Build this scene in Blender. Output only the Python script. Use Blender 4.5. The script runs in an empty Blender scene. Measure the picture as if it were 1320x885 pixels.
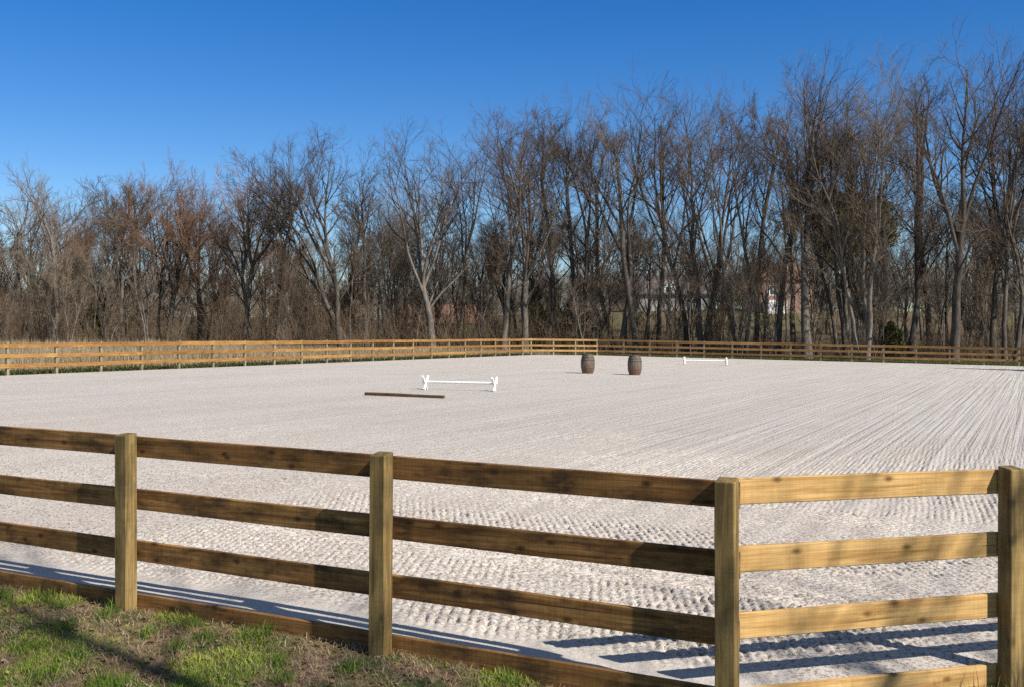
import bpy, math, random
import numpy as np
from math import radians as R, sin, cos, pi

# ------------------------------------------------------------------ basics
scn = bpy.context.scene
COL = scn.collection
F_PX, CX, CY = 1390.0, 660.0, 442.5          # lens measured on the 1320 px wide photograph
CAM_H = 2.26
TH = math.atan2(.44, .898)                   # heading of the arena against the camera axis
CA, SA = cos(TH), sin(TH)
SUN_AZ = math.atan2(.781, -.623)             # clockwise from +Y
SUN_EL = R(40.5)

def P(x, y):                                 # the gently tilted plane the arena lies in
    return .01493*y - .0140*x
def W(a, b):                                 # arena coordinates -> world
    return (-CA*a + SA*b, SA*a + CA*b)
def AB(x, y):
    return (-CA*x + SA*y, SA*x + CA*y)
ARENA = [(1.958, 6.68), (-2.5, 10.955), (-2.5, 83.1), (1.4, 87.0), (34.4, 87.0), (38.7, 82.7), (38.7, 10.8), (34.6, 6.68)]

def arena_dist(a, b):
    """signed distance (numpy) to the arena outline, negative inside (convex)"""
    d = np.full(np.shape(a), -1e9)
    n = len(ARENA)
    for i in range(n):
        p, q = ARENA[i], ARENA[(i+1) % n]
        ex, ey = q[0]-p[0], q[1]-p[1]
        L = math.hypot(ex, ey)
        nx, ny = -ey/L, ex/L                 # outline runs clockwise in (a, b)
        mx = sum(v[0] for v in ARENA)/n; my = sum(v[1] for v in ARENA)/n
        if (mx-p[0])*nx + (my-p[1])*ny > 0: nx, ny = -nx, -ny
        d = np.maximum(d, (a-p[0])*nx + (b-p[1])*ny)
    return d

def hash2(ix, iy, seed=0):
    h = (ix.astype(np.int64)*374761393 + iy.astype(np.int64)*668265263 + seed*974634777) & 0x7fffffff
    h = ((h ^ (h >> 13))*1274126177) & 0x7fffffff
    h = h ^ (h >> 16)
    return (h & 0xffff)/65535.0
def vnoise(x, y, seed=0):
    ix, iy = np.floor(x), np.floor(y)
    fx, fy = x-ix, y-iy
    fx = fx*fx*(3-2*fx); fy = fy*fy*(3-2*fy)
    a = hash2(ix, iy, seed); b = hash2(ix+1, iy, seed); c = hash2(ix, iy+1, seed); d = hash2(ix+1, iy+1, seed)
    return (a*(1-fx)+b*fx)*(1-fy) + (c*(1-fx)+d*fx)*fy
def fbm(x, y, seed=0, o=3):
    s, amp, t = 0, 1, 0
    for k in range(o):
        s = s + amp*vnoise(x*2**k+17*k, y*2**k-9*k, seed+k); t += amp; amp *= .5
    return s/t
def sstep(e0, e1, x):
    t = np.clip((x-e0)/(e1-e0), 0, 1); return t*t*(3-2*t)

def GZ(x, y):
    """height of the ground outside the arena (numpy)"""
    x = np.asarray(x, float); y = np.asarray(y, float)
    a, b = AB(x, y)
    d = arena_dist(a, b)
    z = P(np.clip(x, -130, 130), np.clip(y, -30, 125))
    near = sstep(24, 12, y)                                       # the side the camera stands on
    out = np.clip(d, 0, 7)
    z = z - near*(.115 + .055*out + .10*sstep(-1.0, 1.8, x)) - (1-near)*.05
    z = z + near*.05*(fbm(x*1.6, y*1.6, 5)-.5)*sstep(.02, .5, d)
    z = z + (1-near)*.25*(fbm(x*.13, y*.13, 9)-.5)*sstep(2, 8, d)
    z = np.where(d < -.05, P(x, y)-.16, z)
    hill = sstep(112, 205, y)*(2.2 + 5.2*sstep(-40, 35, x))
    return z + hill + sstep(200, 500, y)*8
def gz(x, y): return float(GZ(np.array([x]), np.array([y]))[0])

# ------------------------------------------------------------------ objects
def tag(o, label=None, cat=None, group=None, kind=None):
    if label: o['label'] = label
    if cat: o['category'] = cat
    if group: o['group'] = group
    if kind: o['kind'] = kind
    return o
def empty(name, loc, rz=0):
    o = bpy.data.objects.new(name, None); COL.objects.link(o)
    o.location = loc; o.rotation_euler = (0, 0, rz); o.empty_display_size = .2
    return o
def mesh_np(name, V, F, mats, smooth=False, midx=None):
    """V (n,3); F list of arrays of faces, each (m,k)"""
    me = bpy.data.meshes.new(name)
    V = np.ascontiguousarray(V, np.float32)
    if not isinstance(F, (list, tuple)): F = [F]
    F = [f for f in F if len(f)]
    loops = np.concatenate([f.ravel() for f in F]).astype(np.int32)
    tot = np.concatenate([np.full(len(f), f.shape[1]) for f in F]).astype(np.int32)
    start = np.concatenate([[0], np.cumsum(tot)[:-1]]).astype(np.int32)
    me.vertices.add(len(V)); me.vertices.foreach_set('co', V.ravel())
    me.loops.add(len(loops)); me.loops.foreach_set('vertex_index', loops)
    me.polygons.add(len(tot)); me.polygons.foreach_set('loop_start', start)
    for m in (mats if isinstance(mats, (list, tuple)) else [mats]): me.materials.append(m)
    if midx is not None: me.polygons.foreach_set('material_index', np.asarray(midx, np.int32))
    me.polygons.foreach_set('use_smooth', np.full(len(tot), bool(smooth)))
    me.update(calc_edges=True); me.validate()
    return me
def link(name, me, parent=None, loc=None, rot=None):
    o = bpy.data.objects.new(name, me); COL.objects.link(o)
    if parent: o.parent = parent
    if loc is not None: o.location = loc
    if rot is not None: o.rotation_euler = rot
    return o
class MB:
    """collects solids into one mesh"""
    def __init__(s): s.v = []; s.f = {}; s.n = 0
    def add(s, V, faces):
        V = np.asarray(V, float)
        for f in faces: s.f.setdefault(len(f), []).append([i+s.n for i in f])
        s.v.append(V); s.n += len(V)
    def box(s, x0, x1, y0, y1, z0, z1, bev=0.0):
        if bev <= 0:
            V = [(x, y, z) for z in (z0, z1) for y in (y0, y1) for x in (x0, x1)]
            s.add(V, [(0,2,3,1), (4,5,7,6), (0,1,5,4), (2,6,7,3), (0,4,6,2), (1,3,7,5)])
        else:
            prof = [(y0+bev, z0), (y1-bev, z0), (y1, z0+bev), (y1, z1-bev), (y1-bev, z1), (y0+bev, z1), (y0, z1-bev), (y0, z0+bev)]
            s.sweep(prof, [x0, x1])
    def sweep(s, prof, xs, warp=None):
        """profile in (y, z) swept along x"""
        k = len(prof); V = []
        for x in xs:
            for (y, z) in prof:
                V.append((x, y, z) if warp is None else warp(x, y, z))
        fs = []
        for i in range(len(xs)-1):
            for j in range(k):
                fs.append((i*k+j, i*k+(j+1) % k, (i+1)*k+(j+1) % k, (i+1)*k+j))
        fs.append(tuple(range(k))[::-1]); fs.append(tuple(range((len(xs)-1)*k, len(xs)*k)))
        s.add(V, fs)
    def lathe(s, prof, n=32, cx=0, cy=0, closed=False):
        V = []; k = len(prof)
        for i in range(n):
            t = 2*pi*i/n
            for (r, z) in prof: V.append((cx+r*cos(t), cy+r*sin(t), z))
        fs = []
        for i in range(n):
            for j in range(k if closed else k-1):
                j2 = (j+1) % k
                fs.append((i*k+j, ((i+1) % n)*k+j, ((i+1) % n)*k+j2, i*k+j2))
        s.add(V, fs)
    def tube(s, p, q, r, n=12, r2=None):
        p = np.array(p, float); q = np.array(q, float); d = q-p; d /= np.linalg.norm(d)
        u = np.cross(d, (0, 0, 1) if abs(d[2]) < .9 else (1, 0, 0)); u /= np.linalg.norm(u); w = np.cross(d, u)
        r2 = r if r2 is None else r2
        V = [p + r*(u*cos(2*pi*i/n)+w*sin(2*pi*i/n)) for i in range(n)] + [q + r2*(u*cos(2*pi*i/n)+w*sin(2*pi*i/n)) for i in range(n)]
        fs = [(i, (i+1) % n, n+(i+1) % n, n+i) for i in range(n)]
        fs += [tuple(range(n))[::-1], tuple(range(n, 2*n))]
        s.add(V, fs)
    def build(s, name, mat, parent=None, loc=None, rot=None, smooth=False):
        V = np.concatenate(s.v)
        me = mesh_np(name, V, [np.array(f) for f in s.f.values()], mat, smooth)
        return link(name, me, parent, loc, rot)

# ------------------------------------------------------------------ materials
def new_mat(name):
    m = bpy.data.materials.new(name); m.use_nodes = True
    nt = m.node_tree
    return m, nt, nt.nodes['Principled BSDF']
def N(nt, t, **kw):
    n = nt.nodes.new(t)
    for k, v in kw.items():
        if k in ('operation', 'blend_type', 'data_type', 'noise_dimensions', 'feature', 'distance', 'wave_type', 'bands_direction', 'attribute_name', 'normalize', 'interpolation', 'clamp'):
            setattr(n, k, v)
        else: n.inputs[k.replace('_', ' ')].default_value = v
    return n
def ramp(nt, fac, stops):
    r = nt.nodes.new('ShaderNodeValToRGB'); e = r.color_ramp.elements
    while len(e) < len(stops): e.new(.5)
    for el, (p, c) in zip(e, stops):
        el.position = p; el.color = (c[0], c[1], c[2], 1) if hasattr(c, '__len__') else (c, c, c, 1)
    nt.links.new(fac, r.inputs['Fac']); return r.outputs['Color']
def mix(nt, fac, a, b, mode='MIX'):
    n = nt.nodes.new('ShaderNodeMix'); n.data_type = 'RGBA'; n.blend_type = mode
    for sock, v in ((n.inputs['Factor'], fac), (n.inputs[6], a), (n.inputs[7], b)):
        if hasattr(v, 'is_output'): nt.links.new(v, sock)
        elif hasattr(v, '__len__'): sock.default_value = (v[0], v[1], v[2], 1)
        else: sock.default_value = v
    return n.outputs[2]
def math_n(nt, op, a, b=None, c=None):
    n = nt.nodes.new('ShaderNodeMath'); n.operation = op
    for i, v in enumerate((a, b, c)):
        if v is None: continue
        if hasattr(v, 'is_output'): nt.links.new(v, n.inputs[i])
        else: n.inputs[i].default_value = v
    return n.outputs[0]
def coords(nt, scale=(1, 1, 1), kind='Object', rnd=False):
    tc = nt.nodes.new('ShaderNodeTexCoord'); v = tc.outputs[kind]
    mp = nt.nodes.new('ShaderNodeMapping'); mp.inputs['Scale'].default_value = scale
    nt.links.new(v, mp.inputs['Vector'])
    if rnd:
        oi = nt.nodes.new('ShaderNodeObjectInfo')
        cb = nt.nodes.new('ShaderNodeCombineXYZ')
        k = math_n(nt, 'MULTIPLY', oi.outputs['Random'], 91.0)
        for i in range(3): nt.links.new(k, cb.inputs[i])
        nt.links.new(cb.outputs[0], mp.inputs['Location'])
    return mp.outputs['Vector']
def noise(nt, vec, scale, detail=3, rough=.55, dist=0):
    n = N(nt, 'ShaderNodeTexNoise', Scale=scale, Detail=detail, Roughness=rough, Distortion=dist)
    nt.links.new(vec, n.inputs['Vector']); return n.outputs['Fac']
def bump(nt, bs, h, strength=.5, dist=.01, prev=None):
    b = nt.nodes.new('ShaderNodeBump'); b.inputs['Strength'].default_value = strength; b.inputs['Distance'].default_value = dist
    nt.links.new(h, b.inputs['Height'])
    if prev: nt.links.new(prev, b.inputs['Normal'])
    nt.links.new(b.outputs['Normal'], bs.inputs['Normal']); return b.outputs['Normal']

def wood_mat(name, light, mid, dark, stain=.0, stain_col=(.02, .015, .01), axis='x', saw=.5, knots=1.0, vary=.25):
    m, nt, bs = new_mat(name)
    def sc(l, t): return (l, t, t) if axis == 'x' else (t, t, l)
    g1 = noise(nt, coords(nt, sc(.8, 14), rnd=True), 1.6, 4, .6, .8)
    g2 = noise(nt, coords(nt, sc(1.5, 90), rnd=True), 1.2, 2, .6)
    col = ramp(nt, g1, [(.28, dark), (.5, mid), (.72, light)])
    col = mix(nt, math_n(nt, 'MULTIPLY', ramp(nt, g2, [(.35, 0.), (.7, 1.)]), .35), col, dark)
    # wide darker and lighter cloudiness of a board
    g3 = noise(nt, coords(nt, sc(1.3, 3), rnd=True), 1.5, 3)
    col = mix(nt, .55, col, ramp(nt, g3, [(.3, .45), (.7, 1.0)]), 'MULTIPLY')
    wv = N(nt, 'ShaderNodeTexWave', Scale=1.0, Distortion=7.0, Detail=2.0); wv.bands_direction = 'Z' if axis == 'x' else 'Y'
    wv.inputs['Detail Scale'].default_value = .6
    nt.links.new(coords(nt, sc(.55, 9), rnd=True), wv.inputs['Vector'])
    col = mix(nt, math_n(nt, 'MULTIPLY', ramp(nt, wv.outputs['Fac'], [(.0, 1.), (.22, .0)]), .45), col, dark)
    # thin drying cracks along the grain
    ck = noise(nt, coords(nt, sc(.9, 34), rnd=True), 1.0, 3, .55, .4)
    col = mix(nt, ramp(nt, ck, [(.30, .75), (.36, 0.)]), col, tuple(c*.4 for c in dark))
    # knots
    vo = N(nt, 'ShaderNodeTexVoronoi', Scale=1.0); vo.voronoi_dimensions = '2D'
    sk = nt.nodes.new('ShaderNodeSeparateXYZ'); nt.links.new(coords(nt, sc(4.6, 8.5), rnd=True), sk.inputs[0])
    ck2 = nt.nodes.new('ShaderNodeCombineXYZ')
    nt.links.new(sk.outputs[0] if axis == 'x' else math_n(nt, 'ADD', sk.outputs[0], sk.outputs[1]), ck2.inputs[0]); nt.links.new(sk.outputs[2], ck2.inputs[1])
    nt.links.new(ck2.outputs[0], vo.inputs['Vector'])
    k = ramp(nt, vo.outputs['Distance'], [(.06, 1.), (.13, .6), (.24, 0.)])
    sepc = nt.nodes.new('ShaderNodeSeparateColor'); nt.links.new(vo.outputs['Color'], sepc.inputs[0])
    k = math_n(nt, 'MULTIPLY', k, math_n(nt, 'MULTIPLY', math_n(nt, 'GREATER_THAN', sepc.outputs[0], .83), .9*knots))
    col = mix(nt, k, col, tuple(c*.35 for c in dark))
    if stain:
        s = noise(nt, coords(nt, sc(2.2, 5), rnd=True), 1.3, 4, .65)
        s = math_n(nt, 'MULTIPLY', ramp(nt, s, [(.47, 0.), (.66, 1.)]), stain)
        col = mix(nt, s, col, stain_col)
    sw = noise(nt, coords(nt, sc(75, 1.6), rnd=True), 1.0, 2, .5)
    col = mix(nt, saw*.5, col, ramp(nt, sw, [(.35, .5), (.62, 1.0)]), 'MULTIPLY')
    oi = nt.nodes.new('ShaderNodeObjectInfo')
    col = mix(nt, 1.0, col, ramp(nt, oi.outputs['Random'], [(0, (1-vary, 1-vary*1.1, 1-vary*1.2)), (1, (1, 1, 1))]), 'MULTIPLY')
    nt.links.new(col, bs.inputs['Base Color'])
    bs.inputs['Roughness'].default_value = .8; bs.inputs['Specular IOR Level'].default_value = .25
    h = math_n(nt, 'ADD', math_n(nt, 'MULTIPLY', g2, .6), math_n(nt, 'MULTIPLY', sw, saw))
    bump(nt, bs, h, .35, .0012)
    return m
M = {}
M['brown_board'] = wood_mat('weathered_brown_pine', (.58, .325, .11), (.385, .19, .058), (.165, .074, .021), stain=.75, saw=.7)
M['fresh_board'] = wood_mat('fresh_yellow_pine', (.86, .60, .27), (.74, .47, .18), (.42, .22, .065), stain=.25, stain_col=(.25, .13, .04), saw=.35, vary=.1)
M['orange_board'] = wood_mat('orange_pine', (.60, .36, .12), (.47, .25, .075), (.30, .14, .04), stain=.25, stain_col=(.16, .08, .03), saw=.3, vary=.4)
M['pale_board'] = wood_mat('pale_orange_pine', (.66, .43, .17), (.55, .33, .115), (.36, .19, .06), stain=.2, stain_col=(.2, .1, .04), saw=.3, vary=.25)
M['far_board'] = wood_mat('dull_brown_pine', (.58, .34, .13), (.46, .25, .09), (.27, .14, .05), stain=.3, saw=.3, vary=.4)
M['post'] = wood_mat('treated_green_post', (.50, .345, .135), (.34, .225, .08), (.13, .088, .034), stain=.55, stain_col=(.07, .058, .025), axis='z', saw=.35, knots=.7, vary=.15)
M['far_post'] = wood_mat('treated_pale_post', (.46, .42, .26), (.38, .33, .20), (.20, .17, .10), axis='z', saw=.2, knots=.4, vary=.2)
M['timber'] = wood_mat('dark_ground_timber', (.24, .15, .075), (.15, .09, .045), (.07, .045, .025), stain=.35, saw=.2, vary=.2)

def plain(name, c, rough=.7, var=.25, scale=6, b=0, metal=0, spec=.3):
    m, nt, bs = new_mat(name)
    n = noise(nt, coords(nt), scale, 5, .6)
    col = ramp(nt, n, [(.3, tuple(x*(1-var) for x in c)), (.7, tuple(min(1, x*(1+var)) for x in c))])
    nt.links.new(col, bs.inputs['Base Color'])
    bs.inputs['Roughness'].default_value = rough; bs.inputs['Metallic'].default_value = metal; bs.inputs['Specular IOR Level'].default_value = spec
    if b: bump(nt, bs, n, b, .01)
    return m
M['white_paint'] = plain('scuffed_white_paint', (.74, .73, .70), .5, .14, 11)
M['hoop_grey'] = plain('grey_steel_hoop', (.075, .065, .058), .6, .4, 12, .3, .4)
M['hoop_rust'] = plain('rusty_hoop', (.19, .085, .042), .8, .45, 14, .3, .15)

def barrel_mat():
    m, nt, bs = new_mat('grey_brown_staves')
    n = noise(nt, coords(nt, (9, 9, 1.2), rnd=True), 2, 5, .65)
    col = ramp(nt, n, [(.3, (.038, .028, .020)), (.52, (.115, .086, .060)), (.72, (.25, .205, .155))])
    n2 = noise(nt, coords(nt, (2, 2, 3), rnd=True), 1.5, 3)
    col = mix(nt, ramp(nt, n2, [(.5, 0.), (.75, .5)]), col, (.09, .055, .036))
    nt.links.new(col, bs.inputs['Base Color']); bs.inputs['Roughness'].default_value = .75
    bump(nt, bs, n, .4, .006); return m
M['staves'] = barrel_mat()

def bark(name, dark, mid, light, scale=1.0):
    m, nt, bs = new_mat(name)
    n = noise(nt, coords(nt, (3, 3, .7), rnd=True), 2.2*scale, 5, .7)
    n2 = noise(nt, coords(nt, (1, 1, .5), rnd=True), .5, 3, .6)
    col = ramp(nt, n, [(.3, dark), (.5, mid), (.7, light)])
    col = mix(nt, .7, col, ramp(nt, n2, [(.3, .5), (.7, 1.15)]), 'MULTIPLY')
    nt.links.new(col, bs.inputs['Base Color']); bs.inputs['Roughness'].default_value = .9; bs.inputs['Specular IOR Level'].default_value = .15
    bump(nt, bs, n, .8, .05); return m
M['bark_grey'] = bark('grey_bark', (.055, .046, .037), (.118, .10, .082), (.205, .18, .15))
M['bark_dark'] = bark('dark_bark', (.04, .033, .026), (.085, .07, .056), (.17, .145, .12))
M['bark_pale'] = bark('pale_bark', (.085, .07, .056), (.17, .147, .12), (.29, .255, .215))
def twig(name, c, var=.3):
    m, nt, bs = new_mat(name)
    oi = nt.nodes.new('ShaderNodeObjectInfo')
    n = noise(nt, coords(nt), .45, 3)
    col = ramp(nt, n, [(.3, tuple(x*(1-var) for x in c)), (.7, tuple(x*(1+var) for x in c))])
    col = mix(nt, 1.0, col, ramp(nt, oi.outputs['Random'], [(0, (.8, .78, .76)), (1, (1.12, 1.08, 1.04))]), 'MULTIPLY')
    nt.links.new(col, bs.inputs['Base Color']); bs.inputs['Roughness'].default_value = .85; bs.inputs['Specular IOR Level'].default_value = .15
    return m
M['twig_brown'] = twig('brown_twigs', (.105, .078, .057))
M['twig_grey'] = twig('grey_twigs', (.165, .132, .102))
M['twig_red'] = twig('russet_twigs', (.195, .115, .070))
M['twig_tan'] = twig('tan_twigs', (.19, .15, .11))
M['twig_dark'] = twig('dark_twigs', (.085, .064, .048))
M['brush'] = twig('brush_stems', (.15, .108, .072), .45)

def leafy(name, c1, c2, c3, attr=True):
    m, nt, bs = new_mat(name)
    at = nt.nodes.new('ShaderNodeAttribute'); at.attribute_name = 'tint'
    col = ramp(nt, at.outputs['Fac'], [(0, c1), (.5, c2), (1, c3)])
    nt.links.new(col, bs.inputs['Base Color']); bs.inputs['Roughness'].default_value = .6; bs.inputs['Specular IOR Level'].default_value = .25
    tr = nt.nodes.new('ShaderNodeBsdfTranslucent'); nt.links.new(col, tr.inputs['Color'])
    mx = nt.nodes.new('ShaderNodeMixShader'); mx.inputs[0].default_value = .3
    nt.links.new(bs.outputs[0], mx.inputs[1]); nt.links.new(tr.outputs[0], mx.inputs[2])
    nt.links.new(mx.outputs[0], nt.nodes['Material Output'].inputs['Surface'])
    return m
M['grass'] = leafy('green_grass', (.07, .14, .022), (.21, .29, .04), (.43, .46, .085))
M['verge'] = leafy('winter_verge', (.045, .07, .018), (.10, .115, .035), (.27, .21, .11))
M['straw'] = leafy('dead_grass', (.17, .11, .065), (.34, .245, .15), (.52, .42, .28))
M['litter'] = leafy('dead_leaves', (.12, .065, .035), (.24, .15, .085), (.45, .34, .22))
M['dry_meadow'] = leafy('dry_meadow', (.24, .175, .10), (.38, .295, .18), (.52, .43, .28))
M['needles'] = leafy('evergreen_needles', (.035, .05, .015), (.09, .10, .03), (.20, .19, .06))

def ground_mat():
    m, nt, bs = new_mat('soil_and_turf')
    v = coords(nt)
    n1 = noise(nt, v, 1.7, 5, .6); n2 = noise(nt, v, 14, 4, .65); n3 = noise(nt, v, .09, 4, .6)
    soil = ramp(nt, n2, [(.3, (.10, .058, .034)), (.5, (.20, .125, .078)), (.72, (.34, .24, .165))])
    turf = ramp(nt, n2, [(.3, (.035, .055, .014)), (.7, (.11, .14, .035))])
    col = mix(nt, ramp(nt, n1, [(.42, 0.), (.58, 1.)]), soil, turf)
    leaf = ramp(nt, n2, [(.3, (.06, .042, .026)), (.7, (.17, .12, .075))])
    turf2 = ramp(nt, n2, [(.3, (.075, .072, .026)), (.7, (.16, .14, .065))])
    far = mix(nt, ramp(nt, n3, [(.45, 0.), (.56, 1.)]), turf2, leaf)
    sep = nt.nodes.new('ShaderNodeSeparateXYZ'); nt.links.new(v, sep.inputs[0])
    f = nt.nodes.new('ShaderNodeMapRange'); f.inputs[1].default_value = 18; f.inputs[2].default_value = 40
    nt.links.new(sep.outputs[1], f.inputs[0])
    col = mix(nt, f.outputs[0], col, far)
    nt.links.new(col, bs.inputs['Base Color']); bs.inputs['Roughness'].default_value = .95; bs.inputs['Specular IOR Level'].default_value = .1
    bump(nt, bs, n2, .9, .03); return m
M['ground'] = ground_mat()

def sand_mat():
    m, nt, bs = new_mat('raked_pale_sand')
    v = coords(nt)
    fine = noise(nt, v, 55, 4, .7); clod = noise(nt, v, 17, 4, .7); wide = noise(nt, v, .35, 4, .6)
    wide2 = noise(nt, coords(nt, (1.2, .05, 1)), 1.0, 4, .6)
    col = ramp(nt, fine, [(.28, (.43, .385, .335)), (.5, (.56, .527, .48)), (.75, (.655, .63, .59))])
    col = mix(nt, .5, col, ramp(nt, wide, [(.3, (.86, .83, .82)), (.7, (1, 1, 1))]), 'MULTIPLY')
    col = mix(nt, .5, col, ramp(nt, wide2, [(.35, (.85, .81, .78)), (.65, (1, 1, 1))]), 'MULTIPLY')
    # damp dark crumbs turned up by the harrow and painted shade of small holes, thickest at the freshly worked near end
    sepn = nt.nodes.new('ShaderNodeSeparateXYZ'); nt.links.new(v, sepn.inputs[0])
    nr = nt.nodes.new('ShaderNodeMapRange'); nr.inputs[1].default_value = 26; nr.inputs[2].default_value = 10; nr.inputs[3].default_value = .30
    nt.links.new(sepn.outputs[1], nr.inputs[0])
    ed = nt.nodes.new('ShaderNodeMapRange'); ed.inputs[1].default_value = 6.95; ed.inputs[2].default_value = 7.5
    nt.links.new(sepn.outputs[1], ed.inputs[0])
    sp = math_n(nt, 'MAXIMUM', ramp(nt, noise(nt, v, 31, 2, .6), [(.51, 0.), (.60, .78)]), ramp(nt, noise(nt, v, 12, 4, .7), [(.56, 0.), (.70, .45)]))
    sp = math_n(nt, 'MULTIPLY', math_n(nt, 'MULTIPLY', sp, nr.outputs[0]), ed.outputs[0])
    col = mix(nt, sp, col, (.20, .145, .105))
    col = mix(nt, nr.outputs[0], col, mix(nt, 1.0, col, (.95, .935, .92), 'MULTIPLY'))
    nt.links.new(col, bs.inputs['Base Color']); bs.inputs['Roughness'].default_value = .95; bs.inputs['Specular IOR Level'].default_value = .1
    # rake lines run along local y; the mesh carries the near ones, the shader the far ones
    l1 = noise(nt, coords(nt, (8.5, .07, 1)), 1.0, 2, .6, .05)
    sep = nt.nodes.new('ShaderNodeSeparateXYZ'); nt.links.new(v, sep.inputs[0])
    f = nt.nodes.new('ShaderNodeMapRange'); f.inputs[1].default_value = 13; f.inputs[2].default_value = 24
    nt.links.new(sep.outputs[1], f.inputs[0])
    g = nt.nodes.new('ShaderNodeMapRange'); g.inputs[1].default_value = -22; g.inputs[2].default_value = -2; g.inputs[3].default_value = .35; g.inputs[4].default_value = 1.
    nt.links.new(sep.outputs[0], g.inputs[0])
    l1 = math_n(nt, 'MULTIPLY', math_n(nt, 'MULTIPLY', l1, f.outputs[0]), g.outputs[0])
    clodf = math_n(nt, 'MULTIPLY', clod, math_n(nt, 'ADD', math_n(nt, 'MULTIPLY', f.outputs[0], .8), .2))
    n0 = bump(nt, bs, l1, .9, .10)
    n1 = bump(nt, bs, clodf, .9, .06, n0)
    bump(nt, bs, fine, .55, .012, n1)
    return m
M['sand'] = sand_mat()

# ------------------------------------------------------------------ ground
def graded(lo, hi, fine_lo, fine_hi, step, g):
    xs = list(np.arange(fine_lo, fine_hi, step))
    s = step; x = xs[-1]
    while x < hi: s *= g; x += s; xs.append(min(x, hi))
    s = step; x = xs[0]; pre = []
    while x > lo: s *= g; x -= s; pre.append(max(x, lo))
    return np.array(pre[::-1]+xs)
def sheet(xs, ys, zf):
    X, Y = np.meshgrid(xs, ys)
    Z = zf(X, Y)
    V = np.stack([X, Y, Z], -1).reshape(-1, 3)
    nx, ny = len(xs), len(ys)
    i = (np.arange(ny-1)[:, None]*nx + np.arange(nx-1)[None, :]).ravel()
    return V, np.stack([i, i+1, i+nx+1, i+nx], -1)
V, Fc = sheet(graded(-1200, 1200, -7, 9, .07, 1.06), graded(-120, 1600, 2, 14, .07, 1.045), GZ)
tag(link('ground', mesh_np('ground', V, Fc, M['ground'], True)), 'soil and turf around the arena rising to a hill behind the wood', 'ground', kind='structure')

# ------------------------------------------------------------------ sand: local x = -a, local y = b
def sand_z(xl, yl):
    a, b = -xl, yl
    X, Y = CA*xl + SA*yl, -SA*xl + CA*yl
    z = P(X, Y)
    d = -arena_dist(a, b)
    wob = (fbm(a*.7, b*.7, 3)-.5)*.5
    # bands of the harrow: which way the furrows run
    bb = b - 6.68 + .35*(fbm(a*.25, b*.25, 21)-.5)
    ang = np.where(bb < 2.6, R(-22), np.where(bb < 4.0, R(38), np.where(bb < 5.6, R(-30), np.where(bb < 7.2, R(24), R(-4)))))
    q = .080
    u = a*np.cos(ang) + b*np.sin(ang) + .02*(fbm(a*2.3, b*2.3, 31)-.5) + .22*(vnoise(a*.35, b*.35, 11)-.5)
    v = -a*np.sin(ang) + b*np.cos(ang)
    ridge = .5+.5*np.cos(2*pi*u/q); ridge = ridge**.8
    z = z - .055*sstep(6.0, 2.0, a)*sstep(14, 9, b)
    chop = .75*vnoise(np.floor(u/q+.5)*3.7, v*11, 41)+.25*vnoise(u*9, v*9, 43)
    clod = fbm(a*30, b*30, 51, 2)
    pits = sstep(.58, .74, .75*vnoise(a*27, b*27, 61)+.25*(1-ridge))
    amp = sstep(.28, .75, d+.35*wob)
    far = sstep(30, 12, b)
    bandamp = .2+1.35*sstep(.25, .75, fbm(a*.5, b*.9, 71, 3))
    h = bandamp*(.009*ridge*(.3+.7*sstep(.3, .6, chop)) - .020*pits) + .012*(clod-.5) + .012*(fbm(a*1.1, b*1.1, 81)-.5)
    # traffic marks: a few broad soft lines along the long side
    h = h + .012*np.cos(2*pi*(a+.4*(fbm(a*.2, b*.12, 91)-.5))/.55)*sstep(8, 16, b)*sstep(12, 0, a)
    smooth = .006*(fbm(a*4, b*4, 15)-.5)
    return z + far*(h*amp + smooth*(1-amp)) - .02*sstep(.4, 0, d)
xs = graded(-39, 2.7, -8.2, 2.7, .0135, 1.03)
ys = graded(6.6, 87.0, 6.62, 14.5, .012, 1.02)
V, Fc = sheet(xs, ys, sand_z)
cx_ = V[Fc].mean(1)
Fc = Fc[arena_dist(-cx_[:, 0], cx_[:, 1]) < .0]
used = np.zeros(len(V), bool); used[Fc.ravel()] = True
remap = np.cumsum(used)-1
V = V[used]; Fc = remap[Fc]
tag(link('sand_ground', mesh_np('sand_ground', V, Fc, M['sand'], True), rot=(0, 0, -TH)), 'pale raked sand filling the fenced riding arena', 'sand', kind='structure')

# ------------------------------------------------------------------ fences
rng = random.Random(4)
RAILS = (1.313, .874, .447); RH = .168; RT = .038; PW = .127
def board(name, parent, p, q, ztop, h, t, mat, seed):
    """a plank from p to q (world xy on its inner face line), its top ztop above the arena plane"""
    dx, dy = q[0]-p[0], q[1]-p[1]; L = math.hypot(dx, dy); hd = math.atan2(dy, dx)
    z0 = P(*p)+ztop+(random.Random(seed*13).uniform(-.014, .014) if p[1] > 20 else 0)
    sl = (P(*q)-P(*p))/L
    b = .005
    prof = [(-t/2+b, -h), (t/2-b, -h), (t/2, -h+b), (t/2, -b), (t/2-b, 0), (-t/2+b, 0), (-t/2, -b), (-t/2, -h+b)]
    r = random.Random(seed); ph = r.random()*6; am = r.uniform(.002, .006)
    mb = MB()
    n = max(3, int(L/.25))
    mb.sweep(prof, [L*i/n for i in range(n+1)], lambda x, y, z: (x, y+am*sin(x*1.7+ph), z+x*sl+.5*am*sin(x*2.3+ph*2)))
    o = mb.build(name, mat, None, (p[0], p[1], z0), (0, 0, hd))
    o.parent = parent; o.matrix_parent_inverse = parent.matrix_basis.inverted() if parent else o.matrix_parent_inverse
    return o
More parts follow.
